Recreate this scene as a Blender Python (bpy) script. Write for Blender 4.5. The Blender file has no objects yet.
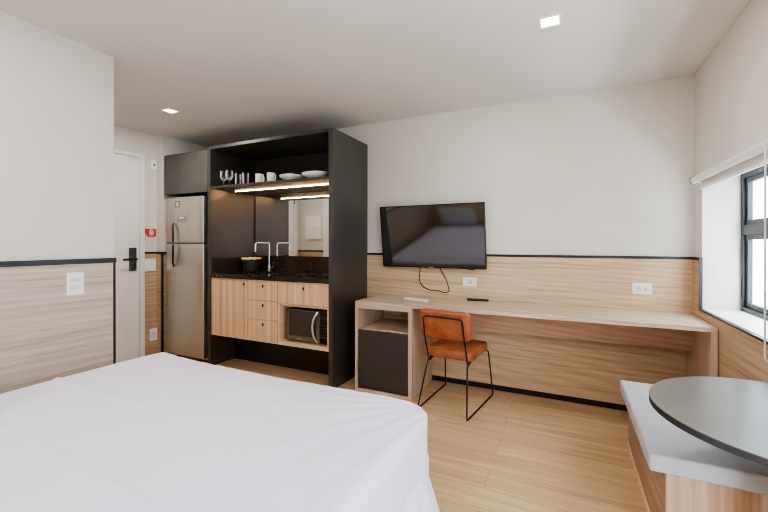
import bpy, bmesh, math, random
from mathutils import Vector, Matrix, noise
random.seed(4)
PI = math.pi
scene = bpy.context.scene
COL = scene.collection

# ------------------------------------------------------------------ materials
def lin(c):
    return tuple((v/255/12.92 if v/255 <= .04045 else ((v/255+.055)/1.055)**2.4) for v in c) + (1.0,)

class NT:
    def __init__(s, name):
        s.m = bpy.data.materials.new(name); s.m.use_nodes = True
        s.t = s.m.node_tree; s.b = s.t.nodes['Principled BSDF']; s.out = s.t.nodes['Material Output']
    def n(s, kind, **kw):
        q = s.t.nodes.new(kind)
        for k, v in kw.items(): setattr(q, k, v)
        return q
    def l(s, a, b): s.t.links.new(a, b)
    def coords(s, scale=(1,1,1), loc=(0,0,0)):
        tc = s.n('ShaderNodeTexCoord'); mp = s.n('ShaderNodeMapping')
        mp.inputs['Scale'].default_value = scale; mp.inputs['Location'].default_value = loc
        s.l(tc.outputs['Object'], mp.inputs['Vector']); return mp.outputs['Vector']
    def noise(s, vec, scale, detail=4, rough=.55, dist=0):
        q = s.n('ShaderNodeTexNoise'); q.inputs['Scale'].default_value = scale
        q.inputs['Detail'].default_value = detail; q.inputs['Roughness'].default_value = rough
        q.inputs['Distortion'].default_value = dist
        s.l(vec, q.inputs['Vector']); return q.outputs['Fac']
    def ramp(s, fac, stops):
        q = s.n('ShaderNodeValToRGB'); e = q.color_ramp.elements
        while len(e) < len(stops): e.new(.5)
        for k, (p, c) in enumerate(stops): e[k].position = p; e[k].color = c
        s.l(fac, q.inputs['Fac']); return q.outputs['Color']
    def mix(s, fac, a, b, mode='MIX'):
        q = s.n('ShaderNodeMix', data_type='RGBA', blend_type=mode)
        if hasattr(fac, 'name'): s.l(fac, q.inputs[0])
        else: q.inputs[0].default_value = fac
        for v, i in ((a, 6), (b, 7)):
            if hasattr(v, 'name'): s.l(v, q.inputs[i])
            else: q.inputs[i].default_value = v
        return q.outputs[2]
    def bump(s, h, strength=.1, dist=.01):
        q = s.n('ShaderNodeBump'); q.inputs['Strength'].default_value = strength; q.inputs['Distance'].default_value = dist
        s.l(h, q.inputs['Height']); s.l(q.outputs['Normal'], s.b.inputs['Normal'])

def plain(name, rgb, rough=.5, metal=0, mottle=.04, scale=8, bump=0, spec=None, coat=0):
    t = NT(name); c = lin(rgb)
    v = t.coords(); f = t.noise(v, scale, 5)
    d = tuple(x*(1-mottle*2) for x in c[:3])+(1,); h = tuple(min(1, x*(1+mottle*2)) for x in c[:3])+(1,)
    t.l(t.ramp(f, [(.3, d), (.7, h)]), t.b.inputs['Base Color'])
    t.b.inputs['Roughness'].default_value = rough; t.b.inputs['Metallic'].default_value = metal
    if spec is not None: t.b.inputs['Specular IOR Level'].default_value = spec
    if coat: t.b.inputs['Coat Weight'].default_value = coat; t.b.inputs['Coat Roughness'].default_value = .05
    if bump: t.bump(t.noise(v, scale*14, 4), bump, .004)
    return t.m

def wood(name, dark, mid, light, axis='x', rough=.45, freq=1.0, fine=.35, bands=False):
    """long grain along one axis: broad cathedral streaks plus fine pores"""
    t = NT(name)
    def sc(al, ac): return tuple(al if a == axis else ac for a in 'xyz')
    v = t.coords(sc(.4*freq, 13*freq))
    f1 = t.noise(v, 1.0, 5, .6, .8)
    v2 = t.coords(sc(1.1*freq, 42*freq), (3.1, 1.7, 5.2))
    f2 = t.noise(v2, 1.0, 4, .65, .5)
    v3 = t.coords(sc(.30*freq, 5.2*freq), (7.7, 2.2, 1.3))
    w = t.n('ShaderNodeTexWave', wave_type='RINGS', rings_direction='SPHERICAL')
    w.inputs['Scale'].default_value = 2.6; w.inputs['Distortion'].default_value = 3.5
    w.inputs['Detail'].default_value = 3; w.inputs['Detail Scale'].default_value = .9
    t.l(v3, w.inputs['Vector'])
    c1 = t.ramp(f1, [(.3, lin(dark)), (.5, lin(mid)), (.7, lin(light))])
    c2 = t.ramp(w.outputs['Fac'], [(0, lin(dark)), (.5, lin(mid)), (1, lin(light))])
    c = t.mix(.4, c1, c2)
    c3 = t.ramp(f2, [(.32, lin(dark)), (.55, lin(light))])
    c = t.mix(fine, c, c3)
    if bands:                                    # glued-up staves of different tone
        other = 'y' if axis != 'y' else 'x'
        vb = t.coords(tuple(0 if a == axis else (17 if a == 'x' else 0) for a in 'xyz'))
        fb = t.noise(vb, 1.3, 2, .5)
        cb = t.ramp(fb, [(.35, lin(dark)), (.5, lin(mid)), (.65, lin(light))])
        c = t.mix(.6, c, cb)
    t.l(c, t.b.inputs['Base Color'])
    t.b.inputs['Roughness'].default_value = rough
    t.bump(f2, .06, .003)
    return t.m

def floor_mat():
    t = NT('oak_vinyl_planks')
    v = t.coords()
    br = t.n('ShaderNodeTexBrick'); br.offset = .37; br.offset_frequency = 2
    br.inputs['Scale'].default_value = 1; br.inputs['Brick Width'].default_value = 1.22; br.inputs['Row Height'].default_value = .18
    br.inputs['Mortar Size'].default_value = .0012; br.inputs['Mortar Smooth'].default_value = .2
    br.inputs['Color1'].default_value = (.42,.42,.42,1); br.inputs['Color2'].default_value = (.6,.6,.6,1); br.inputs['Mortar'].default_value = (.5,.5,.5,1)
    t.l(v, br.inputs['Vector'])
    off = t.n('ShaderNodeVectorMath', operation='ADD'); t.l(br.outputs['Color'], off.inputs[1])
    sca = t.n('ShaderNodeVectorMath', operation='MULTIPLY'); sca.inputs[1].default_value = (.9, 16, 16)
    big = t.n('ShaderNodeVectorMath', operation='MULTIPLY'); big.inputs[1].default_value = (40, 40, 40); t.l(br.outputs['Color'], big.inputs[0])
    t.l(v, sca.inputs[0]); t.l(sca.outputs[0], off.inputs[0])
    add2 = t.n('ShaderNodeVectorMath', operation='ADD'); t.l(off.outputs[0], add2.inputs[0]); t.l(big.outputs[0], add2.inputs[1])
    f1 = t.noise(add2.outputs[0], 1.0, 6, .62, .6)
    v2 = t.coords((1.6, 60, 1)); f2 = t.noise(v2, 1, 3, .6)
    c = t.ramp(f1, [(.3, lin((176,143,107))), (.5, lin((204,171,132))), (.7, lin((222,194,157)))])
    c = t.mix(.35, c, t.ramp(f2, [(.3, lin((164,130,94))), (.6, lin((216,188,150)))]))
    tone = t.ramp(br.outputs['Color'], [(.42, (.93,.93,.93,1)), (.6, (1.0,1.0,1.0,1))])
    c = t.mix(1.0, c, tone, 'MULTIPLY')
    c = t.mix(br.outputs['Fac'], c, lin((140,108,80)))
    t.l(c, t.b.inputs['Base Color']); t.b.inputs['Roughness'].default_value = .38
    t.bump(f2, .05, .003)
    return t.m

def emit(name, rgb, strength):
    t = NT(name); e = t.n('ShaderNodeEmission'); e.inputs[0].default_value = lin(rgb); e.inputs[1].default_value = strength
    t.l(e.outputs[0], t.out.inputs['Surface']); return t.m

def pane_mat(name):
    t = NT(name)
    tr = t.n('ShaderNodeBsdfTransparent'); gl = t.n('ShaderNodeBsdfGlossy'); gl.inputs['Roughness'].default_value = .02
    mx = t.n('ShaderNodeMixShader'); mx.inputs[0].default_value = .05; t.l(tr.outputs[0], mx.inputs[1]); t.l(gl.outputs[0], mx.inputs[2])
    t.l(mx.outputs[0], t.out.inputs['Surface']); return t.m

def glass_mat(name):
    t = NT(name); b = t.b
    b.inputs['Base Color'].default_value = (.9,.9,.9,1); b.inputs['Roughness'].default_value = .12
    b.inputs['Specular IOR Level'].default_value = 1.0
    tr = t.n('ShaderNodeBsdfTransparent'); lw = t.n('ShaderNodeLayerWeight'); lw.inputs['Blend'].default_value = .4
    mr = t.n('ShaderNodeMapRange'); mr.inputs['To Min'].default_value = -.02; mr.inputs['To Max'].default_value = .8  # white base mixed in towards grazing rims imitates the highlights on the glass
    mx = t.n('ShaderNodeMixShader'); t.l(lw.outputs['Facing'], mr.inputs['Value']); t.l(mr.outputs[0], mx.inputs[0])
    t.l(tr.outputs[0], mx.inputs[1]); t.l(b.outputs[0], mx.inputs[2]); t.l(mx.outputs[0], t.out.inputs['Surface']); return t.m

def leather():
    t = NT('tan_leather'); v = t.coords()
    f = t.noise(v, 9, 6, .65); f2 = t.noise(v, 60, 4, .6); f3 = t.noise(v, 3, 2)
    c = t.ramp(f, [(.3, lin((108,56,34))), (.5, lin((160,88,55))), (.72, lin((192,122,84)))])
    c = t.mix(.3, c, t.ramp(f3, [(.35, lin((122,64,40))), (.65, lin((184,110,74)))]))
    t.l(c, t.b.inputs['Base Color']); t.b.inputs['Roughness'].default_value = .36
    t.bump(f2, .12, .004); return t.m

def sheet_mat(name, rgb):
    t = NT(name); v = t.coords(); c = lin(rgb)
    f = t.noise(v, 3, 4)
    t.l(t.ramp(f, [(.3, tuple(x*.97 for x in c[:3])+(1,)), (.7, c)]), t.b.inputs['Base Color'])
    t.b.inputs['Roughness'].default_value = .8; t.b.inputs['Sheen Weight'].default_value = .15
    v2 = t.coords((1, 1, 1)); h = t.noise(v2, 7, 6, .6, .6)
    t.bump(h, .22, .02); return t.m

def steel(name, rgb, rough=.3, axis='z'):
    t = NT(name); s = tuple(1 if a == axis else 90 for a in 'xyz')
    f = t.noise(t.coords(s), 1.5, 3)
    c = lin(rgb)
    t.l(t.ramp(f, [(.3, tuple(x*.92 for x in c[:3])+(1,)), (.7, c)]), t.b.inputs['Base Color'])
    t.b.inputs['Metallic'].default_value = .85; t.b.inputs['Roughness'].default_value = rough; return t.m

def mirror_mat():
    t = NT('mirror_silver'); t.b.inputs['Base Color'].default_value = (.82,.83,.82,1)
    t.b.inputs['Metallic'].default_value = 1; t.b.inputs['Roughness'].default_value = .015; return t.m

M = {}
M['plaster'] = plain('warm_white_plaster', (216,212,204), .85, mottle=.012, scale=2, bump=.03)
M['ceiling'] = plain('ceiling_paint', (218,214,209), .9, mottle=.01, scale=2)
M['white_paint'] = plain('white_door_paint', (232,231,228), .4, mottle=.01)
M['white_plastic'] = plain('white_plastic', (240,240,240), .35, mottle=.01)
M['grey_plastic'] = plain('pale_grey_plastic', (216,217,220), .4, mottle=.02)
M['panel'] = wood('oak_wall_panel', (166,136,102), (197,169,134), (218,194,162), 'x', .5, 1, .45)
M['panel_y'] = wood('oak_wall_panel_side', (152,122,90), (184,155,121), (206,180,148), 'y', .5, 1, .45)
M['desk'] = wood('desk_oak', (168,144,124), (196,173,152), (216,197,178), 'x', .4, 1.1, .3)
M['desk_v'] = wood('desk_oak_upright', (170,146,126), (196,173,152), (214,195,176), 'z', .4, 1.1, .3)
M['cab'] = wood('kitchen_oak_staves', (180,136,102), (216,176,140), (238,210,180), 'z', .45, 1.0, .25, True)
M['cab_edge'] = wood('kitchen_oak_edge', (206,172,134), (222,190,152), (232,204,170), 'x', .45)
M['bench'] = wood('bench_oak_staves', (158,124,102), (188,154,130), (212,184,160), 'z', .5, 1.0, .25, True)
M['floor'] = floor_mat()
M['black'] = plain('charcoal_laminate', (60,57,54), .42, mottle=.06, scale=5)
M['black_side'] = plain('charcoal_laminate_sheen', (54,52,50), .33, mottle=.06, scale=5, spec=.9)
M['grey_lam'] = plain('charcoal_laminate_door', (80,77,74), .45, mottle=.04, scale=5)
M['desk_door'] = plain('charcoal_desk_door', (58,54,51), .5, mottle=.04, scale=6)
M['deep_black'] = plain('black_strip', (24,24,26), .45, mottle=.05)
M['trim'] = plain('black_wall_trim', (34,36,42), .35, mottle=.05)
M['granite'] = plain('black_granite', (44,39,35), .12, mottle=.25, scale=60)
M['microwave_trim'] = plain('smoky_metal', (118,108,98), .28, .6, .03)
M['oven_glass'] = plain('mirrored_oven_glass', (92,88,86), .06, .7, .02)
M['black_glass'] = plain('black_glass', (10,10,11), .06, mottle=.02)
M['screen'] = plain('television_screen', (14,14,16), .07, mottle=.02, spec=1.0, coat=1.0)
M['bezel'] = plain('television_bezel', (18,18,19), .35)
M['steel'] = steel('brushed_fridge_steel', (196,190,180), .32)
M['chrome'] = plain('satin_chrome', (214,214,214), .2, 1, .01)
M['sink'] = plain('stainless_sink', (150,150,148), .3, 1, .03)
M['mirror'] = mirror_mat()
M['metal_black'] = plain('black_metal', (22,21,21), .45, mottle=.05)
M['leather'] = leather()
M['sheet'] = sheet_mat('white_bed_sheet', (230,229,248))
M['skirt'] = sheet_mat('white_bed_skirt', (230,231,250))
M['pillow'] = sheet_mat('white_pillowcase', (230,229,230))
M['cushion'] = plain('pale_grey_upholstery', (178,181,188), .8, mottle=.03, scale=10, bump=.1)
M['table'] = plain('grey_table_laminate', (96,93,90), .3, mottle=.03, scale=30)
M['table_edge'] = plain('dark_table_edge', (40,39,42), .4)
M['alu'] = plain('anthracite_window_frame', (46,50,56), .45, mottle=.03)
M['pane'] = pane_mat('window_pane_glass')
M['glass'] = glass_mat('drinking_glass')
M['china'] = plain('white_china', (240,238,234), .25, mottle=.01)
M['blind'] = plain('pale_blind_fabric', (228,227,226), .6, mottle=.01)
M['red'] = plain('red_sign_plastic', (214,48,62), .5, mottle=.02)
M['bag'] = plain('cream_bin_bag', (214,190,150), .5, mottle=.12, scale=30)
M['bin'] = plain('dark_bin_plastic', (92,88,84), .28, .6, .05)
M['dark_plate'] = plain('dark_lock_plate', (66,66,68), .35, .4, .04)
M['led'] = emit('warm_led', (255,196,130), 80)
M['lamp'] = emit('downlight_lens', (255,240,214), 6)
M['stucco'] = plain('outside_stucco', (158,158,156), .9, mottle=.10, scale=5, bump=.2)

# ------------------------------------------------------------------ mesh helpers
def box(bm, x0, x1, y0, y1, z0, z1, bev=0.0, seg=2):
    x0, x1 = min(x0,x1), max(x0,x1); y0, y1 = min(y0,y1), max(y0,y1); z0, z1 = min(z0,z1), max(z0,z1)
    vs = [bm.verts.new(p) for p in ((x0,y0,z0),(x1,y0,z0),(x1,y1,z0),(x0,y1,z0),(x0,y0,z1),(x1,y0,z1),(x1,y1,z1),(x0,y1,z1))]
    fs = [bm.faces.new([vs[i] for i in f]) for f in ((0,3,2,1),(4,5,6,7),(0,1,5,4),(1,2,6,5),(2,3,7,6),(3,0,4,7))]
    if bev > 0:
        es = list({e for f in fs for e in f.edges})
        bmesh.ops.bevel(bm, geom=es, offset=bev, segments=seg, profile=.5, affect='EDGES')
    return vs

def tube(bm, pts, r, n=10, closed=False, caps=True):
    pts = [Vector(p) for p in pts]; rings = []
    N = len(pts); up = None
    for i, p in enumerate(pts):
        a = pts[(i-1) % N] if (closed or i > 0) else p
        b = pts[(i+1) % N] if (closed or i < N-1) else p
        t = (b-a).normalized()
        if up is None:
            up = t.orthogonal().normalized()
        up = (up - t*up.dot(t))
        up = up.normalized() if up.length > 1e-6 else t.orthogonal().normalized()
        s = t.cross(up)
        rr = r[i] if isinstance(r, (list, tuple)) else r
        rings.append([bm.verts.new(p + up*math.cos(2*PI*k/n)*rr + s*math.sin(2*PI*k/n)*rr) for k in range(n)])
    for i in range(N if closed else N-1):
        A, B = rings[i], rings[(i+1) % N]
        for k in range(n): bm.faces.new((A[k], A[(k+1)%n], B[(k+1)%n], B[k]))
    if caps and not closed:
        bm.faces.new(list(reversed(rings[0]))); bm.faces.new(rings[-1])

def smooth_path(pts, rad=.03, seg=5):
    """polyline with rounded corners"""
    P = [Vector(p) for p in pts]; out = [P[0]]
    for i in range(1, len(P)-1):
        a, b, c = P[i-1], P[i], P[i+1]
        d1 = (a-b); d2 = (c-b); k = min(rad, d1.length*.45, d2.length*.45)
        s, e = b + d1.normalized()*k, b + d2.normalized()*k
        for j in range(seg+1):
            u = j/seg; out.append(s*(1-u)**2 + b*2*u*(1-u) + e*u*u)
    out.append(P[-1]); return out

def lathe(bm, prof, c=(0,0,0), n=24):
    rings = []
    for r, z in prof:
        if r < 1e-5: rings.append([bm.verts.new((c[0], c[1], c[2]+z))])
        else: rings.append([bm.verts.new((c[0]+r*math.cos(2*PI*k/n), c[1]+r*math.sin(2*PI*k/n), c[2]+z)) for k in range(n)])
    for A, B in zip(rings, rings[1:]):
        for k in range(n):
            f = []
            for q in ((A, k), (A, k+1), (B, k+1), (B, k)):
                v = q[0][q[1] % len(q[0])]
                if v not in f: f.append(v)
            if len(f) > 2: bm.faces.new(f)

def rbox(bm, c, s, r, n=(8,8,4), k=4, fn=None):
    """rounded box as one smooth grid; fn moves each point (p, unit offset normal)"""
    h = [v/2 for v in s]
    ax = []
    for a in range(3):
        hh = h[a]; L = [-hh + r*j/k for j in range(k)]
        m = [-hh+r + (2*hh-2*r)*j/n[a] for j in range(n[a]+1)]
        ax.append(L + m + [-v for v in reversed(L)])
    cache = {}
    def V(i, j, l):
        q = (i, j, l)
        if q not in cache:
            p = Vector((ax[0][i], ax[1][j], ax[2][l]))
            inn = Vector([max(-h[a]+r, min(h[a]-r, p[a])) for a in range(3)])
            d = p-inn
            d = d.normalized() if d.length > 1e-9 else Vector((0,0,1))
            w = inn + d*r
            if fn: w = fn(w, d)
            cache[q] = bm.verts.new(w + Vector(c))
        return cache[q]
    X, Y, Z = (len(a)-1 for a in ax)
    for i in range(X):
        for j in range(Y):
            bm.faces.new((V(i,j,0), V(i,j+1,0), V(i+1,j+1,0), V(i+1,j,0)))
            bm.faces.new((V(i,j,Z), V(i+1,j,Z), V(i+1,j+1,Z), V(i,j+1,Z)))
    for i in range(X):
        for l in range(Z):
            bm.faces.new((V(i,0,l), V(i+1,0,l), V(i+1,0,l+1), V(i,0,l+1)))
            bm.faces.new((V(i,Y,l), V(i,Y,l+1), V(i+1,Y,l+1), V(i+1,Y,l)))
    for j in range(Y):
        for l in range(Z):
            bm.faces.new((V(0,j,l), V(0,j,l+1), V(0,j+1,l+1), V(0,j+1,l)))
            bm.faces.new((V(X,j,l), V(X,j+1,l), V(X,j+1,l+1), V(X,j,l+1)))

def disc(bm, c, r, t, axis='y', n=24):
    """short solid cylinder centred on c"""
    d = {'x': Vector((1,0,0)), 'y': Vector((0,1,0)), 'z': Vector((0,0,1))}[axis]*(t/2)
    tube(bm, [Vector(c)-d, Vector(c)+d], r, n)

def obj(name, bm, mat, parent=None, smooth=False, local=False):
    """link the bmesh as ONE mesh object; world coordinates become local to the parent"""
    bmesh.ops.recalc_face_normals(bm, faces=bm.faces[:])
    org = Vector((0,0,0))
    if parent is not None and not local:
        p = parent
        while p is not None: org += Vector(p.location); p = p.parent
    if parent is None:
        c = Vector((0,0,0))
        for v in bm.verts: c += v.co
        c /= max(1, len(bm.verts)); c.z = min(v.co.z for v in bm.verts); org = c
    if org.length: bmesh.ops.translate(bm, verts=bm.verts[:], vec=-org)
    me = bpy.data.meshes.new(name); bm.to_mesh(me); bm.free()
    o = bpy.data.objects.new(name, me); COL.objects.link(o)
    if parent is not None: o.parent = parent
    else: o.location = org
    me.materials.append(M[mat] if isinstance(mat, str) else mat)
    if smooth:
        for p in me.polygons: p.use_smooth = True
        if smooth != 'all':
            me.set_sharp_from_angle(angle=math.radians(40))
    return o

def B(*boxes, bev=0.0):
    bm = bmesh.new()
    for b in boxes: box(bm, *b[:6], bev=b[6] if len(b) > 6 else bev)
    return bm
def T(pts, r, n=10, closed=False):
    bm = bmesh.new(); tube(bm, pts, r, n, closed); return bm
def L(prof, c, n=24):
    bm = bmesh.new(); lathe(bm, prof, c, n); return bm

def tag(o, label, cat, group=None):
    o['label'] = label; o['category'] = cat
    if group: o['group'] = group
    return o
def thing(name, label, cat, loc=(0,0,0), group=None, rz=0):
    o = bpy.data.objects.new(name, None); COL.objects.link(o)
    o.location = loc; o.rotation_euler = (0,0,rz); o.empty_display_size = .1
    return tag(o, label, cat, group)
def struct(name, bm, mat, label, cat, parent=None):
    o = obj(name, bm, mat, parent)
    o['kind'] = 'structure'; tag(o, label, cat)
    return o
def copy_tree(root, loc, label, rz=None):
    r = root.copy(); COL.objects.link(r); r.location = loc; r['label'] = label
    if rz is not None: r.rotation_euler = (0,0,rz)
    for ch in list(root.children):
        c = ch.copy(); COL.objects.link(c); c.parent = r
        for g in list(ch.children):
            d = g.copy(); COL.objects.link(d); d.parent = c
    return r

# ------------------------------------------------------------------ room shell
XL, XD, XN, YR, YB, H = -3.51, -5.03, -4.93, -1.95, -3.95, 2.5
YJ = -.645
struct('floor', B((XD-.15, .3, YB-.1, .12, -.06, 0)), 'floor', 'pale oak plank floor of the room', 'floor')
struct('ceiling', B((XD-.15, .3, YB-.1, .12, H, H+.06)), 'ceiling', 'plain off-white ceiling over the whole room', 'ceiling')
wb = struct('wall_back', B((XN-.1, 0, 0, .12, 0, H)), 'plaster', 'wall with the television, cream above oak panelling', 'wall')
o = obj('wood_panelling', B((-2.68, -.012, -.012, 0, .04, 1.165)), 'panel', wb)
obj('cap_strip', B((-2.68, -.012, -.018, 0, 1.165, 1.185)), 'trim', wb)
struct('baseboard_back', B((-2.6, -.05, -.02, 0, 0, .042)), 'deep_black', 'black baseboard under the oak panelling below the desk', 'baseboard')

# right wall: opening for the window and, behind the camera, an added balcony door for fill daylight
WY0, WY1, WZ0, WZ1 = -1.30, -.18, .84, 1.735
DY0, DY1, DZ1 = -3.75, -2.3, 2.25
wr = struct('wall_right', B((0,.26, WY1,.12, 0,H), (0,.26, WY0,WY1, 0,WZ0-.015), (0,.26, WY0,WY1, WZ1,H),
                            (0,.26, DY1,WY0, 0,H), (0,.26, DY0,DY1, DZ1,H), (0,.26, YB-.1,DY0, 0,H)), 'plaster',
            'right wall around the window, cream above oak panelling', 'wall')
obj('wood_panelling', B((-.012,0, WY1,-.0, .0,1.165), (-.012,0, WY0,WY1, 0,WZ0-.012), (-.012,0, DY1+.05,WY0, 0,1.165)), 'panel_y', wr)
obj('cap_strip', B((-.018,0, WY1,-.012, 1.165,1.185), (-.018,0.0, WY1-.014,WY1, WZ0,1.185),
                   (-.018,0.0, WY0,WY1, WZ0-.014,WZ0), (-.018,0, WY0,WY0+.014, WZ0,1.185), (-.018,0, DY1+.05,WY0, 1.165,1.185)), 'trim', wr)

wl = struct('wall_left', B((XL-.12, XL, YB-.1, YR, 0, H)), 'plaster', 'near left wall beside the bed, white above oak panelling', 'wall')
obj('wood_panelling', B((XL, XL+.012, YB, YR-.012, 0, 1.155)), wood('pale_oak_wall_panel', (148,130,116), (180,163,148), (206,190,176), 'y', .5, 1, .4), wl)
obj('cap_strip', B((XL, XL+.02, YB, YR+.004, 1.155, 1.185), (XL, XL+.014, YR-.012, YR+.002, 0, 1.155)), 'trim', wl)

we = struct('wall_entrance', B((XD-.12, XD, YR-.1, YJ, 0, H), (XD-.12, XN, YJ, .12, 0, H)), 'plaster',
            'entrance wall with the white door and a small step by the fridge', 'wall')
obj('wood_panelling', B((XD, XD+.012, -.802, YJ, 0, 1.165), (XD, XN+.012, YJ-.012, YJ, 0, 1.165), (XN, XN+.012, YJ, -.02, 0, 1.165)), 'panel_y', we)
obj('cap_strip', B((XD, XD+.018, -.802, YJ-.012, 1.165, 1.185), (XD, XN+.018, YJ-.018, YJ, 1.165, 1.185), (XN, XN+.018, YJ, -.02, 1.165, 1.185),
                   (XN-.012, XN+.015, YJ-.016, YJ, 0, 1.165)), 'trim', we)

wt = struct('wall_corridor', B((XD, XL-.12, YR-.12, YR, 0, H)), 'plaster', 'corridor side wall with the bathroom door, seen in the kitchen mirror', 'wall')
obj('wood_panelling', B((XD, -4.50, YR, YR+.012, 0, 1.14)), 'panel', wt)
obj('cap_strip', B((XD, -4.50, YR, YR+.018, 1.14, 1.165)), 'trim', wt)
wh = struct('wall_headboard', B((XL-.12, .26, YB-.12, YB, 0, H)), 'plaster', 'wall behind the bed head, seen in the television', 'wall')
obj('wood_panelling', B((XL+.012, -.012, YB, YB+.02, 0, 1.165)), 'panel', wh)
obj('cap_strip', B((XL+.012, -.012, YB, YB+.026, 1.165, 1.185)), 'trim', wh)

# entrance door
d1 = thing('door_1', 'white entrance door with dark electronic lock left of the fridge', 'door', (XD, -1.33, 0)); d1['kind'] = 'structure'
fy0, fy1, lz = -1.87, -.802, 2.21
obj('door_frame', B((XD, XD+.03, fy0, -1.80, 0, 2.25, .004), (XD, XD+.03, -.856, fy1, 0, 2.25, .004), (XD, XD+.03, -1.80, -.856, lz, 2.25, .004)), 'white_paint', d1)
lf = obj('door_leaf', B((XD, XD+.016, -1.797, -.859, .005, lz-.004, .002)), 'white_paint', d1)
for z in (.3, 1.95):
    obj('hinge', T([(XD+.034,-1.80,z),(XD+.034,-1.80,z+.1)], .008), 'dark_plate', d1, True)
lp = obj('lock_plate', B((XD+.016, XD+.04, -.965, -.895, .985, 1.235, .006)), 'dark_plate', d1)
obj('lever_handle', T(smooth_path([(XD+.04,-.915,1.112),(XD+.085,-.915,1.112),(XD+.085,-1.06,1.112)], .02), .011), 'metal_black', lp, True)
bm = bmesh.new(); disc(bm, (XD+.045,-.902,1.115), .009, .012, 'x', 14)
obj('thumb_turn', bm, 'metal_black', lp)

d2 = thing('door_2', 'white bathroom door in the corridor wall, seen in the mirror', 'door', (-4.02, YR, 0)); d2['kind'] = 'structure'
obj('door_frame', B((-4.49,-4.42, YR, YR+.03, 0, 2.25, .004), (-3.68,-3.63, YR, YR+.03, 0, 2.25, .004), (-4.42,-3.68, YR, YR+.03, 2.2, 2.25, .004)), 'white_paint', d2)
obj('door_leaf', B((-4.418,-3.682, YR, YR+.016, .005, 2.197, .002)), 'white_paint', d2)

# window 1
w1 = thing('window_1', 'anthracite framed window with two panes in the right wall', 'window', (.225, -.74, WZ0)); w1['kind'] = 'structure'
wf = obj('window_frame', B((.2,.25, WY1-.035,WY1, WZ0,WZ1), (.2,.25, WY0,WY0+.035, WZ0,WZ1), (.2,.25, WY0+.035,WY1-.035, WZ1-.035,WZ1), (.2,.25, WY0+.035,WY1-.035, WZ0,WZ0+.03),
    (.2,.25, WY0+.035,WY1-.035, 1.335,1.40), bev=.003), 'alu', w1)
for (z0, z1) in ((WZ0+.03, 1.335), (1.40, WZ1-.035)):
    y0, y1 = WY0+.035, WY1-.035
    for (a, b) in ((y0, (y0+y1)/2), ((y0+y1)/2, y1)):
        s = obj('sash', B((.213,.24, a,a+.03, z0,z1), (.213,.24, b-.03,b, z0,z1), (.213,.24, a+.03,b-.03, z0,z0+.03), (.213,.24, a+.03,b-.03, z1-.03,z1), bev=.003), 'alu', w1)
        obj('pane', B((.224,.228, a+.03,b-.03, z0+.03,z1-.03)), 'pane', s)
obj('window_sill', B((-.0,.2, WY0,WY1, WZ0-.015,WZ0+.002)), 'white_paint', w1)
# fill window: unseen balcony door, added to let in daylight from behind the camera
w2 = thing('window_fill', 'unseen glazed balcony door added for daylight beside the head of the bed', 'window', (.225, -3.0, 0)); w2['kind'] = 'structure'
obj('window_frame', B((.2,.25, DY1-.05,DY1, 0,DZ1), (.2,.25, DY0,DY0+.05, 0,DZ1), (.2,.25, DY0,DY1, DZ1-.05,DZ1), (.2,.25, DY0,DY1, 0,.06), (.2,.25, -3.05,-2.98, .06,DZ1-.05)), 'alu', w2)
obj('pane', B((.224,.228, DY0+.05,-3.05, .06,DZ1-.05)), 'pane', w2)
obj('pane', B((.224,.228, -2.98,DY1-.05, .06,DZ1-.05)), 'pane', w2)
struct('wall_outside', B((4.0,4.15, -9, 15, -3, 5.5)), 'stucco', 'pale mottled wall outside the window', 'wall')

# ------------------------------------------------------------------ tall kitchen surround
CX0, CX1, CY, CH = -4.205, -2.662, -.65, 2.287
k = thing('kitchen_surround', 'tall charcoal kitchen surround with open shelf and warm strip light', 'cabinet', (-3.46, -.3, 0))
obj('side_panel', B((CX0, CX0+.040, CY, -.004, 0, CH), bev=.0015), 'black', k)
obj('side_panel', B((CX1-.042, CX1, CY, -.004, 0, CH), bev=.0015), 'black_side', k)
obj('top_panel', B((CX0+.040, CX1-.042, CY, -.004, CH-.03, CH)), 'black', k)
obj('back_panel', B((CX0+.040, CX1-.042, -.022, -.004, .94, CH-.03)), 'black', k)
obj('shelf', B((CX0+.040, CX1-.042, CY, -.022, 1.847, 1.871), bev=.001), 'black', k)
obj('plinth', B((CX0+.040, CX1-.042, -.33, -.31, 0, .312)), 'deep_black', k)
obj('light_strip', B((-4.075, CX1-.044, -.407, -.393, 1.841, 1.847)), 'led', k)
oc = thing('overhead_cabinet', 'grey flip-up cabinet above the fridge', 'cabinet', (-4.55, -.3, 1.82))
obj('carcass', B((-4.894, CX0-.002, CY+.02, -.004, 1.822, 2.258)), 'black', oc)
obj('door', B((-4.896, CX0-.003, CY, CY+.0195, 1.82, 2.262, .002)), 'grey_lam', oc)

mi = obj('mirror', B((-4.150, CX1-.044, -.03, -.0225, 1.138, 1.84)), 'mirror')
tag(mi, 'frameless wall mirror above the black kitchen worktop', 'mirror')

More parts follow.
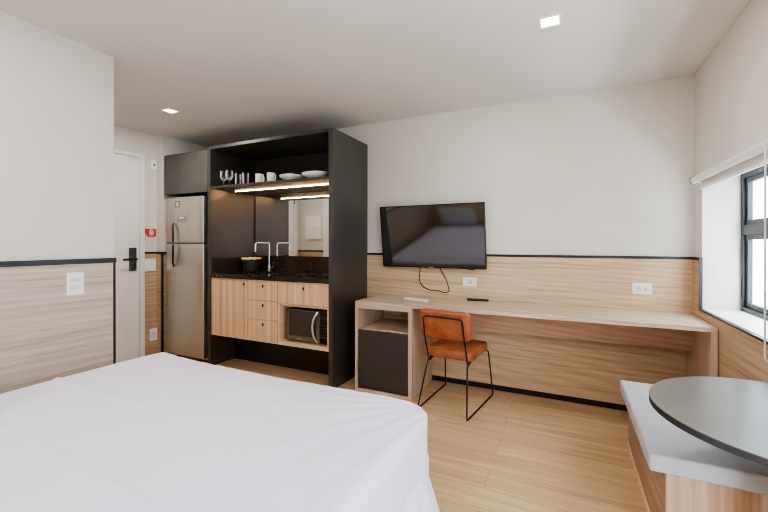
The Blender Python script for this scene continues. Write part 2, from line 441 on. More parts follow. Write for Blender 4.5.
# worktop with sink
X0, X1 = CX0+.042, CX1-.044
wk = thing('kitchen_worktop', 'black polished stone worktop with upstand and sink', 'worktop', (-3.46, -.3, .925))
sx0, sx1, sy0, sy1 = -3.93, -3.52, -.52, -.16
obj('slab', B((X0, sx0, CY, -.023, .926, .970), (sx1, X1, CY, -.023, .926, .970), (sx0, sx1, CY, sy0, .926, .970), (sx0, sx1, sy1, -.023, .926, .970)), 'granite', wk)
obj('upstand', B((X0+.02, X1, -.045, -.0232, .970, 1.135), (X0, X0+.018, CY+.02, -.0232, .970, 1.125)), 'granite', wk)
bm = bmesh.new()
rbox(bm, ((sx0+sx1)/2, (sy0+sy1)/2, .880), (sx1-sx0, sy1-sy0, .17), .03, (4,4,2), 3)
bmesh.ops.delete(bm, geom=[f for f in bm.faces if f.calc_center_median().z > .95], context='FACES')
obj('sink_basin', bm, 'sink', wk, True)

fa = thing('kitchen_faucet', 'chrome square-necked faucet behind the kitchen sink', 'faucet', (-3.88, -.095, .970))
fx, fy = -3.88, -.095
obj('base', L([(0,0),(.026,0),(.026,.006),(.022,.01),(.022,.065),(.016,.07),(0,.07)], (fx,fy,.970)), 'chrome', fa, True)
obj('spout', T(smooth_path([(fx,fy,1.03),(fx,fy,1.285),(fx,fy-.215,1.285),(fx,fy-.215,1.19)], .03), .0105), 'chrome', fa, True)
obj('lever', T(smooth_path([(fx+.02,fy,1.0),(fx+.058,fy,1.005),(fx+.068,fy,1.075)], .012), .0075), 'chrome', fa, True)

ck = thing('cooktop', 'black glass cooktop set on the worktop right of the sink', 'cooktop', (-3.04, -.36, .970))
obj('glass_plate', B((-3.33, -2.76, -.57, -.19, .970, .976, .002)), 'black_glass', ck)
for cx in (-3.17, -2.92):
    for r in (.095,):
        pts = [(cx+r*math.cos(a*PI/18), -.36+r*math.sin(a*PI/18), .9765) for a in range(36)]
        obj('cooking_zone', T(pts, .0015, 6, True), 'dark_plate', ck)
for cx in (-3.05, -2.82):
    bm = bmesh.new(); lathe(bm, [(0,0),(.019,0),(.017,.02),(0,.022)], (cx, -.535, .976), 16)
    obj('knob', bm, 'metal_black', ck, True)
ou = thing('black_outlet', 'black double outlet on the stone upstand behind the cooktop', 'outlet', (-3.38, -.047, 1.03))
obj('cover_plate', B((-3.45,-3.32, -.053,-.0455, .99,1.07,.003)), 'metal_black', ou)
for cx in (-3.415,-3.355):
    bm = bmesh.new(); disc(bm, (cx,-.055,1.03), .02, .005, 'y', 16); obj('socket', bm, 'deep_black', ou)

bn = thing('countertop_bin', 'dark tapered countertop bin lined with a cream bag beside the sink', 'bin', (-4.04, -.2, .970))
obj('bucket', L([(0,.0),(.082,0),(.086,.006),(.102,.146),(.098,.146),(.082,.01),(0,.01)], (-4.04,-.2,.970), 28), 'bin', bn, True)
bm = bmesh.new(); n = 40; R = []
for r, z, am in ((.095,.12,0), (.099,.150,.004), (.108,.151,.005), (.107,.132,.005)):
    R.append([bm.verts.new((-4.04+(r+am*math.sin(k*2.3))*math.cos(2*PI*k/n), -.2+(r+am*math.sin(k*2.3))*math.sin(2*PI*k/n), .970+z+am*.8*math.sin(k*1.7+r*50))) for k in range(n)])
for A, C_ in zip(R, R[1:]):
    for q in range(n): bm.faces.new((A[q], A[(q+1)%n], C_[(q+1)%n], C_[q]))
obj('bin_bag', bm, 'bag', bn, 'all')

# base cabinet
bc = thing('base_cabinet', 'oak kitchen base cabinet with door, drawers and microwave niche', 'cabinet', (-3.46, -.3, .33))
FY = -.64
zb, zt = .330, .925
obj('carcass', B((X0, X0+.018, FY+.02, -.05, zb, zt), (-3.669, -3.651, FY+.02, -.05, zb, zt), (X1-.018, X1, FY, -.05, .362, zt), (X0, -3.28, FY+.02, -.03, zb, zb+.018), (X0, X1, -.05, -.03, zb, zt), (-3.28, X1, FY+.02, -.05, .694, .712),
    (-3.28, -3.26, FY, FY+.0195, zb, .712), (-3.28, -3.26, FY+.02, -.03, zb, .712), (-3.26, X1, FY, -.03, zb, .362), (X0, -3.28, FY+.002, FY+.02, zb, zb+.012),
    (X0, X1, FY+.002, FY+.02, zt-.01, zt)), 'cab_edge', bc)
def front(name, x0, x1, z0, z1, px, pz):
    f = obj(name, B((x0, x1, FY-.002, FY+.017, z0, z1, .0015)), 'cab', bc)
    bm = bmesh.new(); disc(bm, (px, FY-.003, pz), .0115, .003, 'y', 16)
    box(bm, px-.006, px+.006, FY-.0045, FY-.0015, pz-.02, pz)
    obj('finger_pull', bm, 'deep_black', f)
front('door', X0+.002, -3.660, zb+.012, .913, -3.707, .880)
front('drawer', -3.655, -3.286, .731, .913, -3.462, .872)
front('drawer', -3.655, -3.286, .547, .727, -3.462, .685)
front('drawer', -3.655, -3.286, zb+.012, .543, -3.462, .501)
front('drawer', -3.28, X1-.002, .718, .913, -2.982, .872)

mw = thing('microwave', 'black microwave with curved silver handle in the oak niche', 'microwave', (-2.98, -.4, .362))
mx0, mx1, mz0, mz1, my = -3.208, -2.742, .375, .668, -.585
obj('body', B((mx0, mx1, my, -.22, mz0, mz1, .004)), 'metal_black', mw)
dr = obj('door', B((mx0+.003, -2.835, my-.018, my-.0005, mz0+.003, mz1-.003, .003)), 'microwave_trim', mw)
obj('door_glass', B((mx0+.03, -2.872, my-.0205, my-.018, mz0+.05, mz1-.012)), 'oven_glass', dr)
obj('badge', B((-3.09, -3.03, my-.0195, my-.018, mz0+.02, mz0+.028)), 'chrome', dr)
hp = [(-2.888+.036*(2*t-1)**2, my-.018-.03*(1-(2*t-1)**4), mz0+.012+t*(mz1-mz0-.024)) for t in [i/14 for i in range(15)]]
bm = bmesh.new(); tube(bm, hp, .012, 10); obj('handle', bm, 'chrome', dr, True)
cp = obj('control_panel', B((-2.832, mx1-.003, my-.016, my-.0005, mz0+.003, mz1-.003, .003)), 'black_glass', mw)
bm = bmesh.new()
for r_ in range(5):
    for c_ in range(3): box(bm, -2.822+c_*.026, -2.804+c_*.026, my-.0175, my-.016, mz0+.05+r_*.028, mz0+.064+r_*.028)
obj('keypad', bm, 'dark_plate', cp)
obj('display', B((-2.822, -2.752, my-.0175, my-.016, mz1-.075, mz1-.045)), 'dark_plate', cp)
for x in (mx0+.04, mx1-.04):
    for y in (my+.04, -.26): obj('foot', B((x-.012,x+.012, y-.012,y+.012, .362,.375)), 'deep_black', mw)

# fridge
fr = thing('fridge', 'brushed steel two-door fridge under the grey cabinet', 'fridge', (-4.57, -.35, 0))
rx0, rx1, ry = -4.868, -4.272, -.65
obj('body', B((rx0+.003, rx1-.003, ry+.062, -.05, .03, 1.765, .006)), 'grey_plastic', fr)
def fdoor(z0, z1):
    bm = bmesh.new()
    rbox(bm, ((rx0+rx1)/2, ry+.03, (z0+z1)/2), (rx1-rx0, .06, z1-z0), .012, (8,2,6), 3,
         lambda p, d: p + Vector((0, -.012*(1-(p.x/.3)**2) if p.y < 0 else 0, 0)))
    return obj('door', bm, 'steel', fr, 'all')
up = fdoor(1.285, 1.785); lo = fdoor(.06, 1.278)
obj('handle', T([(-4.725,ry-.008,1.505),(-4.712,ry-.03,1.47),(-4.69,ry-.045,1.41),(-4.686,ry-.045,1.295)], [.006,.009,.010,.009]), 'metal_black', up, True)
obj('handle', T([(-4.686,ry-.045,1.268),(-4.69,ry-.045,1.13),(-4.712,ry-.03,1.06),(-4.725,ry-.008,1.02)], [.009,.010,.009,.006]), 'metal_black', lo, True)
s_ = obj('sticker', B((-4.703,-4.622, ry-.0125,ry-.009, 1.672,1.742)), plain('sticker_frame', (132,100,112), .5), up)
obj('sticker_centre', B((-4.685,-4.64, ry-.0135,ry-.0122, 1.684,1.728)), plain('sticker_pale', (226,190,196), .5), s_)
s_ = obj('energy_label', B((-4.668,-4.512, ry-.0145,ry-.0085, 1.508,1.572)), plain('label_grey', (150,144,138), .5), up)
obj('label_stripe', B((-4.63,-4.55, ry-.0155,ry-.0143, 1.55,1.566)), 'white_plastic', s_)
for x in (rx0+.06, rx1-.06): obj('foot', B((x-.02,x+.02, ry+.1,ry+.14, 0,.03)), 'deep_black', fr)
for x in (rx0+.06, rx1-.06): obj('foot', B((x-.02,x+.02, -.14,-.1, 0,.03)), 'deep_black', fr)

# shelf ware
SZ, SY = 1.871, -.52
g = thing('wine_glass', 'clear stemmed wine glass, leftmost on the kitchen shelf', 'glass', (-4.118, SY, SZ), 'stemmed glasses on the kitchen shelf')
bm = bmesh.new(); lathe(bm, [(0,0),(.033,0),(.033,.003),(.006,.008),(.0045,.07),(.02,.082),(.036,.105),(.039,.13),(.034,.175),(.032,.175),(.036,.13),(.033,.107),(.018,.087),(0,.082)], (-4.118,SY,SZ), 20)
obj('goblet', bm, 'glass', g, True)
copy_tree(g, (-4.035, SY, SZ), 'clear stemmed wine glass beside the tumblers, second from left on the shelf')
g = thing('tumbler', 'clear straight tumbler next to the wine glasses on the kitchen shelf', 'glass', (-3.910, SY, SZ), 'tumblers on the kitchen shelf')
bm = bmesh.new(); lathe(bm, [(0,0),(.029,0),(.034,.13),(.032,.13),(.027,.012),(0,.01)], (-3.910,SY,SZ), 20)
obj('glass_wall', bm, 'glass', g, True)
copy_tree(g, (-3.806, SY, SZ), 'clear straight tumbler next to the white mugs on the kitchen shelf')
g = thing('mug', 'white mug nearer the tumblers on the kitchen shelf', 'mug', (-3.617, SY, SZ), 'white mugs on the kitchen shelf')
bm = bmesh.new(); lathe(bm, [(0,0),(.038,0),(.041,.005),(.041,.105),(.037,.105),(.037,.008),(0,.008)], (-3.617,SY,SZ), 24)
obj('cup', bm, 'china', g, True)
hh = [(-3.617+.038+.03*math.sin(a), SY-.012*math.sin(a), SZ+.052-.034*math.cos(a)) for a in [i*PI/10 for i in range(11)]]
obj('handle', T(hh, .006, 8), 'china', g, True)
copy_tree(g, (-3.468, SY, SZ), 'white mug nearer the white bowls on the kitchen shelf')
g = thing('soup_plate', 'shallow white plate left of another on the kitchen shelf', 'plate', (-3.212, SY, SZ), 'white plates on the kitchen shelf')
bm = bmesh.new(); lathe(bm, [(0,0),(.065,0),(.07,.016),(.098,.030),(.114,.046),(.116,.058),(.110,.061),(.098,.046),(.07,.030),(0,.024)], (-3.212,SY,SZ), 32)
obj('bowl', bm, 'china', g, True)
r = copy_tree(g, (-2.932, SY, SZ), 'wider shallow white plate at the right end of the kitchen shelf'); r.scale = (1.18, 1.0, 1.05)

# ------------------------------------------------------------------ desk
DX0, DX1, DYF, DH = -2.5, -.018, -.542, .777
dk = thing('desk', 'long oak wall desk with charcoal-doored pedestal at the left end', 'desk', (-1.26, -.28, 0))
obj('desktop', B((DX0, DX1, DYF, -.014, .748, DH, .0015)), 'desk', dk)
obj('side_panel', B((DX0, DX0+.026, DYF, -.014, 0, .748)), 'desk_v', dk)
obj('side_panel', B((-1.999, -1.968, DYF, -.022, 0, .748)), 'desk_v', dk)
obj('side_panel', B((-.05, DX1, DYF, -.022, 0, .748)), 'desk_v', dk)
obj('rail', B((DX0+.026, -1.999, DYF, DYF+.06, .716, .748)), 'desk', dk)
obj('shelf', B((DX0+.026, -1.999, DYF+.0205, -.022, .512, .540)), 'desk', dk)
obj('bottom_panel', B((DX0+.026, -1.999, DYF, -.022, 0.0, .02)), 'desk', dk)
obj('modesty_panel', B((-1.968, -.05, -.205, -.187, .55, .748)), wood('desk_apron_oak', (160,122,94), (182,146,118), (200,168,140), 'x', .45, 1.1, .3), dk)
obj('cupboard_door', B((DX0+.030, -2.003, DYF+.002, DYF+.02, .024, .530, .002)), 'desk_door', dk)

def plate(name, label, cat, axis, c, w, h, parts, group=None):
    """wall plate; axis is the way it faces: '-y' or '+x'"""
    t = thing(name, label, cat, c, group)
    x, y, z = c
    def bx(u0,u1,v0,v1,t0,t1,bev=0):
        if axis == '-y': return (x+u0,x+u1, y-t1,y-t0, z+v0,z+v1, bev)
        return (x+t0,x+t1, y+u0,y+u1, z+v0,z+v1, bev)
    obj('cover_plate', B(bx(-w/2,w/2,-h/2,h/2,0,.01,.003)), 'white_plastic', t)
    for nm, u0,u1,v0,v1,mt in parts:
        obj(nm, B(bx(u0,u1,v0,v1,.0101,.0125,.001)), mt, t)
    return t
plate('wall_outlet', 'white outlet plate on the oak panelling just right of the television', 'outlet', '-y', (-1.615,-.012,.936), .125,.08,
      [('socket',-.022,.022,-.022,.022,'grey_plastic'), ('pin_hole',.004,.012,-.014,.014,'dark_plate')])
plate('wall_outlet', 'white outlet plate with two inserts on the panelling near the window corner', 'outlet', '-y', (-.316,-.012,.940), .125,.08,
      [('socket',-.045,-.005,-.022,.022,'grey_plastic'), ('socket',.005,.045,-.022,.022,'grey_plastic'), ('pin_hole',-.03,-.022,-.006,.006,'dark_plate'), ('pin_hole',.02,.028,-.012,.012,'dark_plate')])
plate('wall_outlet', 'white outlet plate inside the open compartment of the desk pedestal', 'outlet', '-y', (-2.335,-.012,.615), .10,.07,
      [('socket',-.03,.03,-.02,.02,'grey_plastic')])
plate('wall_outlet', 'second white outlet plate at the right of the open desk compartment', 'outlet', '-y', (-2.17,-.012,.615), .10,.07,
      [('socket',-.03,.03,-.02,.02,'grey_plastic')])
plate('light_switch', 'white double switch plate on the near left wall panelling', 'switch', '+x', (XL+.012,-2.178,1.038), .088,.135,
      [('rocker',-.028,.028,.008,.036,'grey_plastic'), ('rocker',-.028,.028,-.036,-.008,'grey_plastic')])
plate('light_switch', 'wide white switch plate on the panelling between door and fridge', 'switch', '+x', (XD+.012,-.733,1.04), .125,.14,
      [('rocker',-.04,-.002,-.03,.03,'white_plastic'), ('rocker',.002,.04,-.03,.03,'white_plastic')])
plate('wall_outlet', 'white outlet plate low on the panelling beside the fridge', 'outlet', '+x', (XD+.012,-.70,.258), .085,.135,
      [('socket',-.025,.025,-.03,.03,'grey_plastic')])
plate('sensor_plate', 'small white plate with a dark dot high between door and fridge', 'plate', '+x', (XD,-.69,2.163), .07,.105,
      [('sensor',-.002,.018,-.012,.010,'dark_plate')])
sg = thing('red_sign', 'small red sign with a pale emblem beside the entrance door', 'sign', (XD, -.72, 1.40))
bm = bmesh.new()
out = [(-.062,.044),(.062,.044),(.062,-.044),(-.03,-.044),(-.062,-.012)]
A = [bm.verts.new((XD+.001,-.72+u,1.40+v)) for u, v in out]; C_ = [bm.verts.new((XD+.006,-.72+u,1.40+v)) for u, v in out]
bm.faces.new(A); bm.faces.new(C_)
for q in range(5): bm.faces.new((A[q],A[(q+1)%5],C_[(q+1)%5],C_[q]))
obj('board', bm, 'red', sg)
bm = bmesh.new(); pts = [(XD+.0068,-.715+.02*math.cos(a*PI/10),1.402+.028*math.sin(a*PI/10)) for a in range(20)]
tube(bm, pts, .005, 6, True); box(bm, XD+.006, XD+.008, -.723, -.707, 1.39, 1.412)
obj('emblem', bm, 'china', sg)
eb = thing('panel_box', 'white flat electrical panel cover on the corridor wall, seen in the mirror', 'box', (-4.70, YR, 1.34))
obj('cover', B((-4.86,-4.54, YR,YR+.025, 1.35,1.75,.004)), 'white_plastic', eb)
obj('hinged_flap', B((-4.845,-4.555, YR+.025,YR+.03, 1.53,1.735,.002)), 'white_plastic', eb)
obj('hinged_flap', B((-4.845,-4.555, YR+.025,YR+.03, 1.365,1.52,.002)), 'white_plastic', eb)

# things on the desk
bk = thing('white_box', 'small flat white box lying on the desk under the television', 'box', (-2.0, -.30, DH), rz=-.25)
bk.rotation_euler.z = -.38
bk.location = (-2.03, -.29, DH)
obj('case', B((-.12,.12,-.028,.028,0,.020,.003)), 'white_plastic', bk, local=True)
obj('end_cap', B((.108,.1215,-.03,.03,.0,.022,.002)), 'grey_plastic', bk, local=True)
rc = thing('remote_control', 'black television remote lying on the desk right of the chair', 'remote', (-1.53, -.075, DH))
rc.rotation_euler.z = .12
obj('case', B((-.092,.092,-.022,.022,0,.018,.006)), 'metal_black', rc, local=True)
bm = bmesh.new()
for i in range(7):
    for j in (-1,0,1): box(bm, -.07+i*.02, -.058+i*.02, j*.011-.004, j*.011+.004, .018, .0195)
obj('buttons', bm, 'dark_plate', rc, local=True)

# television, tilted down on its bracket
tv = thing('television', 'large flat television tilted forward on the wall above the desk', 'television', (-1.957, -.07, 1.053))
tv.rotation_euler = (math.atan(.082/.578), 0, math.radians(-1.3))
W2, TH = .502, .585
obj('cabinet', B((-W2,W2, 0,.028, 0,TH,.004), (-.3,.3, .028,.045, .06,.36,.006)), 'bezel', tv, local=True)
obj('screen', B((-W2+.008,W2-.008, -.0015,.0005, .016,TH-.008)), 'screen', tv, local=True)
obj('badge', B((-.022,.022,-.002,0,.004,.010)), 'chrome', tv, local=True)
obj('sensor', B((.34,.40,-.001,.012,-.006,.002)), 'bezel', tv, local=True)
obj('wall_bracket', B((-.1,.1,.045,.074,.15,.34)), 'metal_black', tv, local=True)
cb = T(smooth_path([(-2.085,-.045,1.075),(-2.085,-.022,1.03),(-2.10,-.018,.93),(-2.06,-.018,.865),(-1.975,-.018,.838),(-1.93,-.018,.845),(-1.84,-.018,.822),(-1.80,-.018,.84),(-1.83,-.02,.95),(-1.885,-.022,1.035),(-1.885,-.045,1.075)], .06, 6), .0042, 8)
tag(obj('power_cable', cb, 'metal_black', None, True), 'thin black cable looping below the television', 'cable')

# ------------------------------------------------------------------ chair (front = local +y, towards the desk)
ch = thing('desk_chair', 'tan leather chair with thin black sled frame facing the desk', 'chair', (-1.635, -.40, 0), rz=math.radians(-6.5))
def seat_fn(p, d):
    z = .012*(1-(p.x/.21)**2)*(1-(p.y/.21)**2) if d.z > 0 else 0
    return p + Vector((0, 0, z))
SX, SYC = .025, -.035
bm = bmesh.new(); rbox(bm, (SX, SYC, .443), (.39, .42, .075), .034, (12,12,1), 5, seat_fn)
for v in bm.verts:                     # round the plan corners
    x, y = v.co.x-SX, v.co.y-SYC
    ex, ey = max(0, abs(x)-.125), max(0, abs(y)-.14)
    rr = math.hypot(ex, ey)
    if ex > 0 and ey > 0 and rr > .07:
        s = .07/rr; v.co.x = SX+math.copysign(.125+ex*s, x); v.co.y = SYC+math.copysign(.14+ey*s, y)
seat = obj('seat', bm, 'leather', ch, 'all', True)
pts = []
for k_ in range(48):
    a = 2*PI*k_/48; c_, s_ = math.cos(a), math.sin(a)
    pts.append((SX+math.copysign(abs(c_)**.38, c_)*.1915, SYC+math.copysign(abs(s_)**.38, s_)*.2065, .467))
obj('piping', T(pts, .0035, 6, True), 'leather', seat, True, True)
def back_fn(p, d):
    return p + Vector((0, -.03*(1-(p.x/.22)**2) + .02 - .22*p.z, 0))
bm = bmesh.new(); rbox(bm, (SX-.008, -.29, .672), (.40, .058, .226), .026, (16,1,8), 5, back_fn)
for v in bm.verts:                     # rounded lower and upper corners
    x, z = v.co.x-SX+.008, v.co.z-.672
    ex, ez = max(0, abs(x)-.15), max(0, abs(z)-.063)
    rr = math.hypot(ex, ez)
    if ex > 0 and ez > 0 and rr > .05:
        s = .05/rr; v.co.x = SX-.008+math.copysign(.15+ex*s, x); v.co.z = .672+math.copysign(.063+ez*s, z)
obj('backrest', bm, 'leather', ch, 'all', True)
r = .0062
sx = .156
path = [(-.15,-.12,.402),(-sx,-.235,.375),(-sx,-.250,.40),(-sx,-.322,.60),(-sx+.003,-.352,.735),(-.10,-.366,.741),(0,-.374,.743),(.10,-.366,.741),(sx-.003,-.352,.735),(sx,-.322,.60),(sx,-.250,.40),(sx,-.235,.375),(.15,-.12,.402)]
path = [(p[0]+SX, p[1], p[2]) for p in path]
obj('back_frame', T(smooth_path(path, .022, 5), r, 10), 'metal_black', ch, True, True)
for s in (-1, 1):
    p = [(SX+s*.15,.14,.402),(s*.19+.018,.175,.400),(s*.215,.285,r+.001),(s*.197,-.306,r+.001),(SX+s*.158,-.255,.385),(SX+s*.15,-.18,.402)]
    obj('sled_leg', T(smooth_path(p, .018, 5), r, 10), 'metal_black', ch, True, True)
obj('crossbar', T([(SX-.155,.145,.402),(SX+.155,.145,.402)], r, 8), 'metal_black', ch, True, True)
obj('crossbar', T([(SX-.155,-.17,.402),(SX+.155,-.17,.402)], r, 8), 'metal_black', ch, True, True)

# ------------------------------------------------------------------ bed
bd = thing('bed', 'large bed under a fitted white sheet with a gathered skirt', 'bed', (-2.355, -2.80, 0))
bx0, bx1, by0, by1 = -3.32, -1.362, -3.80, -1.735
cxm, cym = (bx0+bx1)/2, (by0+by1)/2
def mat_fn(p, d):
    wx, wy = p.x+cxm, p.y+cym
    q = p.copy()
    # larger radius of the corners in plan
    R_ = .21 if p.x > 0 else .07; hx, hy = (bx1-bx0)/2-R_, (by1-by0)/2-R_
    ex, ey = max(0, abs(p.x)-hx), max(0, abs(p.y)-hy)
    rr = math.hypot(ex, ey)
    if ex > 0 and ey > 0 and rr > R_:
        q.x = math.copysign(hx+ex*R_/rr, p.x); q.y = math.copysign(hy+ey*R_/rr, p.y)
    # sheet stretched over the mattress: creases, soft hollows and pulls toward the corner
    top = max(0, d.z)
    dz = .007*noise.noise(Vector((wx*2.2, wy*2.2, 0)))
    dz += .012*math.exp(-((wy+2.765+.02*math.sin(wx*3))/.012)**2) + .010*math.exp(-((wy+2.37+.01*math.sin(wx*4))/.011)**2)*(1 if wx < -2.4 else .3)
    cx_, cy_ = wx-bx1, wy-by1
    dist = math.hypot(cx_, cy_); an = math.atan2(cy_, cx_)
    pull = math.exp(-dist/.45)*min(1, dist/.06)
    dz += .008*pull*math.sin(an*26+2*noise.noise(Vector((wx*4, wy*4, 1))))
    edge = math.exp(-(by1-wy)/.22)
    dz += .004*edge*noise.noise(Vector((wx*16-wy*9, wy*3, 3)))
    edge = math.exp(-(bx1-wx)/.16)
    dz += .005*edge*noise.noise(Vector((wx*3, wy*14-wx*8, 5)))
    sag = .035*(1-.75*(p.x/(hx+R_))**2)*math.exp(-((by1-wy)/.16)**2) + .004*math.exp(-((bx1-wx)/.14)**2) + .03*math.exp(-((bx1-wx)**2+(by1-wy)**2)/.03)
    q.z += (dz-sag)*top
    side = 1-abs(d.z)
    ns = .006*noise.noise(Vector((wx*7, wy*7, p.z*2.5)))*side
    q += Vector((d.x, d.y, 0))*ns
    return q
bm = bmesh.new(); rbox(bm, (cxm, cym, .428), (bx1-bx0, by1-by0, .26), .052, (150,150,12), 8, mat_fn)
obj('mattress', bm, 'sheet', bd, 'all')
obj('bed_base', B((bx0+.04, bx1-.04, by0+.02, by1-.04, .03, .31)), 'skirt', bd)
for x in (bx0+.12, bx1-.12):
    for y in (by0+.12, by1-.12): obj('leg', B((x-.03,x+.03,y-.03,y+.03,0,.03)), 'deep_black', bd)
# gathered skirt on the foot and both long sides
bm = bmesh.new(); path = []
c0 = .19
def add_line(a, b, n):
    for i in range(n): path.append((a[0]+(b[0]-a[0])*i/n, a[1]+(b[1]-a[1])*i/n))
c1 = .06
add_line((bx0+.012, by0+.03), (bx0+.012, by1-c1), 90)
for i in range(8): path.append((bx0+.012+c1-c1*math.cos(i*PI/16), by1-.012-c1+c1*math.sin(i*PI/16)))
add_line((bx0+c1, by1-.012), (bx1-c0, by1-.012), 110)
for i in range(8): path.append((bx1-.012-c0+c0*math.sin(i*PI/16), by1-.012-c0+c0*math.cos(i*PI/16)))
add_line((bx1-.012, by1-c0), (bx1-.012, by0+.03), 120)
N = len(path); levels = [(.315,-.012,0), (.295,.004,.25), (.22,.034,.6), (.12,.066,.9), (.012,.098,1)]
grid = []
for z, off, am in levels:
    row = []
    for i, (x, y) in enumerate(path):
        a, b = path[max(0,i-1)], path[min(N-1,i+1)]
        t = Vector((b[0]-a[0], b[1]-a[1], 0)).normalized(); nrm = Vector((-t.y, t.x, 0))
        w = am*.012*(math.sin(i*.9)+.6*math.sin(i*.37+1)+.8*noise.noise(Vector((i*.3, 0, 0))))
        row.append(bm.verts.new(Vector((x, y, z)) + nrm*(off+w)))
    grid.append(row)
for A, C_ in zip(grid, grid[1:]):
    for i in range(N-1): bm.faces.new((A[i], A[i+1], C_[i+1], C_[i]))
obj('bed_skirt', bm, 'skirt', bd, 'all')
def pillow_fn(p, d):
    k_ = (1-(abs(p.x)/.34)**2.5)*(1-(abs(p.y)/.24)**2.5)
    return Vector((p.x, p.y, p.z*(.25+.75*max(0, k_)) + .006*noise.noise(p*9)))
pw = thing('pillow', 'white pillow at the bed head by the left wall, seen in the television', 'pillow', (-2.80, -3.63, .56), 'pillows at the bed head')
bm = bmesh.new(); rbox(bm, (0,0,.02), (.68,.46,.17), .05, (14,12,2), 4, pillow_fn)
obj('pillowcase', bm, 'pillow', pw, 'all', True)
pw.rotation_euler = (.9, 0, 0); pw.location = (-2.82, -3.70, .74)
p2 = copy_tree(pw, (-1.90, -3.70, .74), 'white pillow at the bed head on the window side, seen in the television')
hl = thing('headboard_lamp', 'warm linear wall lamp above the bed head', 'lamp', (-2.35, YB, 1.55))
obj('housing', B((-3.0,-1.7, YB, YB+.05, 1.55,1.60,.004)), 'metal_black', hl)
obj('diffuser', B((-2.98,-1.72, YB+.008, YB+.042, 1.60,1.606)), emit('wall_lamp_diffuser', (255,206,150), 14), hl)

# ------------------------------------------------------------------ bench and table
bh = thing('window_bench', 'oak box bench with pale grey cushion under the window', 'bench', (-.25, -1.12, 0))
ex, e0, e1 = -.478, -1.61, -.62
obj('front_panel', B((ex, -.03, e0, e0+.02, .0, .385, .001)), 'bench', bh)
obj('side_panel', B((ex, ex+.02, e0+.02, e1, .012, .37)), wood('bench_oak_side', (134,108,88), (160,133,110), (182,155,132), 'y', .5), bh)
obj('back_panel', B((ex+.02, -.03, e1-.02, e1, 0, .37)), 'bench', bh)
obj('edge_strip', B((ex-.006, ex, e0, e1, 0, .03)), 'cab_edge', bh)
obj('top_panel', B((ex+.0, -.03, e0+.02, e1, .37, .385)), 'cab_edge', bh)
def cush_fn(p, d):
    q = p.copy(); top = max(0, d.z)
    q.z += .004*noise.noise(Vector((p.x*6, p.y*6, 2)))*top
    q.x += .004*noise.noise(Vector((p.x*8, p.y*8, p.z*40)))*(1-abs(d.z)); q.y += .004*noise.noise(Vector((p.x*9, p.y*5, p.z*45+7)))*(1-abs(d.z))
    return q
bm = bmesh.new(); rbox(bm, (-.278, -1.19, .42), (.52, .91, .07), .012, (24,40,2), 4, cush_fn)
cu = obj('seat_cushion', bm, 'cushion', None, 'all')
tag(cu, 'pale grey upholstered cushion lying on the oak window bench', 'cushion')

tb = thing('wall_table', 'round grey table with dark edge standing over the bench end', 'table', (-.165, -1.78, 0))
tc, tr, tz = (-.165, -1.78), .392, .72
def dpoly(r):
    P = []
    for k_ in range(97):
        a = 2*PI*k_/96; x, y = tc[0]+r*math.cos(a), tc[1]+r*math.sin(a)
        x = min(x, -.022)
        if not P or (abs(P[-1][0]-x)+abs(P[-1][1]-y)) > 1e-4: P.append((x, y))
    if abs(P[0][0]-P[-1][0])+abs(P[0][1]-P[-1][1]) < 1e-4: P.pop()
    return P
def slab(P, z0, z1):
    bm = bmesh.new()
    A = [bm.verts.new((x,y,z0)) for x,y in P]; C_ = [bm.verts.new((x,y,z1)) for x,y in P]
    bm.faces.new(list(reversed(A))); bm.faces.new(C_)
    for q in range(len(P)): bm.faces.new((A[q],A[(q+1)%len(P)],C_[(q+1)%len(P)],C_[q]))
    return bm
obj('table_top', slab(dpoly(tr-.001), tz-.003, tz), 'table', tb)
obj('table_edge', slab(dpoly(tr), tz-.022, tz-.003), 'table_edge', tb)
obj('pedestal', T([(-.165,-1.86,.012),(-.165,-1.86,tz-.022)], .035, 20), 'metal_black', tb, True)
obj('foot_plate', L([(0,0),(.2,0),(.2,.008),(.05,.014),(0,.014)], (-.22,-1.86,0), 32), 'metal_black', tb, True)

# ------------------------------------------------------------------ roller blind
rb = thing('roller_blind', 'pale rolled-up roller blind over the window with bead cord', 'blind', (-.05, -.75, 1.63))
bz, bxx = 1.706, -.050
obj('roller', T([(bxx,-1.33,bz),(bxx,-.235,bz)], .0235, 24), 'blind', rb, True)
obj('end_cap', T([(bxx,-.238,bz),(bxx,-.222,bz)], .0245, 24), 'white_plastic', rb, True)
obj('cap_shadow_ring', T([(bxx,-.2215,bz),(bxx,-.2165,bz)], .0275, 20), 'dark_plate', rb, True)  # dark ring imitates the shadow line at the cap edge
obj('end_cap', T([(bxx,-1.33,bz),(bxx,-1.345,bz)], .0245, 24), 'white_plastic', rb, True)
obj('bracket', B((-.052,-.0005,-.230,-.224,bz-.02,bz+.02)), 'white_plastic', rb)
obj('bracket', B((-.052,-.0005,-1.342,-1.336,bz-.02,bz+.02)), 'white_plastic', rb)
obj('fabric', B((bxx+.020,bxx+.0215,-1.325,-.262,1.65,bz)), 'blind', rb)
obj('bottom_bar', B((bxx+.015,bxx+.027,-1.325,-.262,1.634,1.651,.003)), 'white_plastic', rb)
cyd = -1.30
pts = [(bxx-.027,cyd,bz)]+[(bxx-.027+.0,cyd-.002,bz-.02-.04*i) for i in range(23)]
zl = pts[-1][2]
loop = [(bxx-.027+.027*(1-math.cos(a))*1.0,cyd,zl-.03*math.sin(a)) for a in [i*PI/8 for i in range(9)]]
back = [(bxx+.027,cyd,zl+.04*i) for i in range(1,23)]
obj('bead_cord', T(pts+loop+back+[(bxx+.026,cyd,bz)], .0035, 8), 'white_plastic', rb, True)

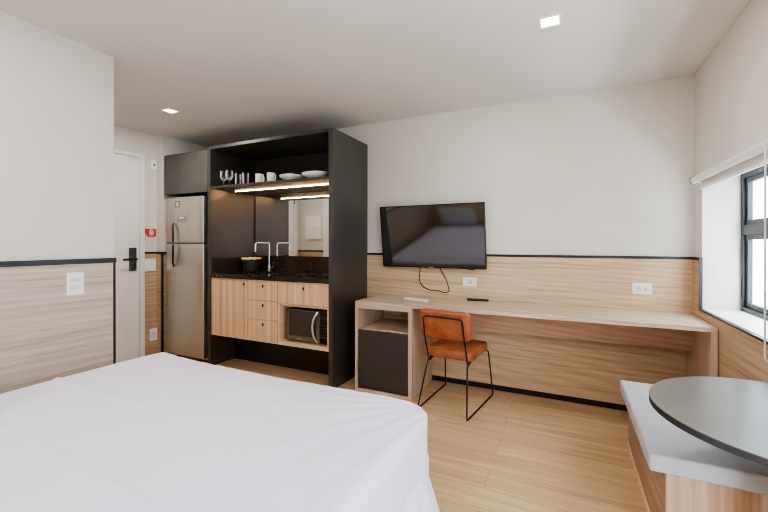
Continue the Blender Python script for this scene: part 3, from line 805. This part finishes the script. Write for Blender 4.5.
# ------------------------------------------------------------------ downlights
def downlight(x, y, label):
    t = thing('downlight', label, 'light', (x, y, H-.004), 'square ceiling downlights')
    s = .058
    obj('frame', B((x-s,x-s+.012,y-s,y+s,H-.006,H), (x+s-.012,x+s,y-s,y+s,H-.006,H), (x-s+.012,x+s-.012,y-s,y-s+.012,H-.006,H), (x-s+.012,x+s-.012,y+s-.012,y+s,H-.006,H)), 'white_plastic', t)
    obj('lens', B((x-s+.012,x+s-.012,y-s+.012,y+s-.012,H-.003,H)), 'lamp', t)
downlight(-.915, -1.165, 'square recessed downlight lit in the ceiling above the desk side')
downlight(-4.115, -1.13, 'square recessed downlight lit in the ceiling near the entrance door')

# ------------------------------------------------------------------ light
wd = bpy.data.worlds.new('daylight'); scene.world = wd; wd.use_nodes = True
bgn = wd.node_tree.nodes['Background']; bgn.inputs[0].default_value = (.79, .90, 1.0, 1); bgn.inputs[1].default_value = 16.0
def area(name, loc, rot, sx, sy, power=None, color=(1,1,1), portal=False):
    l = bpy.data.lights.new(name, 'AREA'); l.shape = 'RECTANGLE'; l.size = sx; l.size_y = sy; l.color = color
    if portal: l.cycles.is_portal = True
    else: l.energy = power
    o = bpy.data.objects.new(name, l); COL.objects.link(o); o.location = loc; o.rotation_euler = rot; return o
area('daylight_portal', (.27, (WY0+WY1)/2, (WZ0+WZ1)/2), (0, PI/2, 0), WZ1-WZ0, WY1-WY0, portal=True)
area('daylight_portal', (.27, (DY0+DY1)/2, DZ1/2), (0, PI/2, 0), DZ1, DY1-DY0, portal=True)
area('ceiling_fill_light', (-2.3, -3.1, H-.03), (0,0,0), 1.6, 1.0, 14, (1, .97, .94))  # added soft fill under the ceiling, out of view; no lamp fitting hangs there
for x, y in ((-.915,-1.165), (-4.115,-1.13)):
    l = bpy.data.lights.new('downlight_lamp', 'AREA'); l.shape = 'SQUARE'; l.size = .09; l.energy = 6 if x > -2 else 9; l.color = (1, .95, .88)
    o = bpy.data.objects.new('downlight_lamp', l); COL.objects.link(o); o.location = (x, y, H-.008)

# ------------------------------------------------------------------ camera
cam = bpy.data.cameras.new('camera'); co = bpy.data.objects.new('camera', cam); COL.objects.link(co)
FPX, PY, YAW = 380.8, 244.49, .4451
cam.sensor_fit = 'HORIZONTAL'; cam.sensor_width = 36; cam.lens = FPX/768*36
cam.shift_y = (PY-256)/768
cam.clip_start = .02
co.location = (-.8358, -3.4423, 1.279)
co.rotation_euler = (PI/2-.0024, -.0004, YAW)
scene.camera = co
vs = scene.view_settings
vs.view_transform = 'AgX'; vs.look = 'AgX - Medium High Contrast'; vs.exposure = .6; vs.gamma = 1
scene.cycles.max_bounces = 12; scene.cycles.diffuse_bounces = 6; scene.cycles.transparent_max_bounces = 12
scene.cycles.caustics_reflective = False; scene.cycles.caustics_refractive = False
scene.cycles.sample_clamp_indirect = 6
scene.cycles.use_denoising = True
scene.cycles.filter_width = 1.0
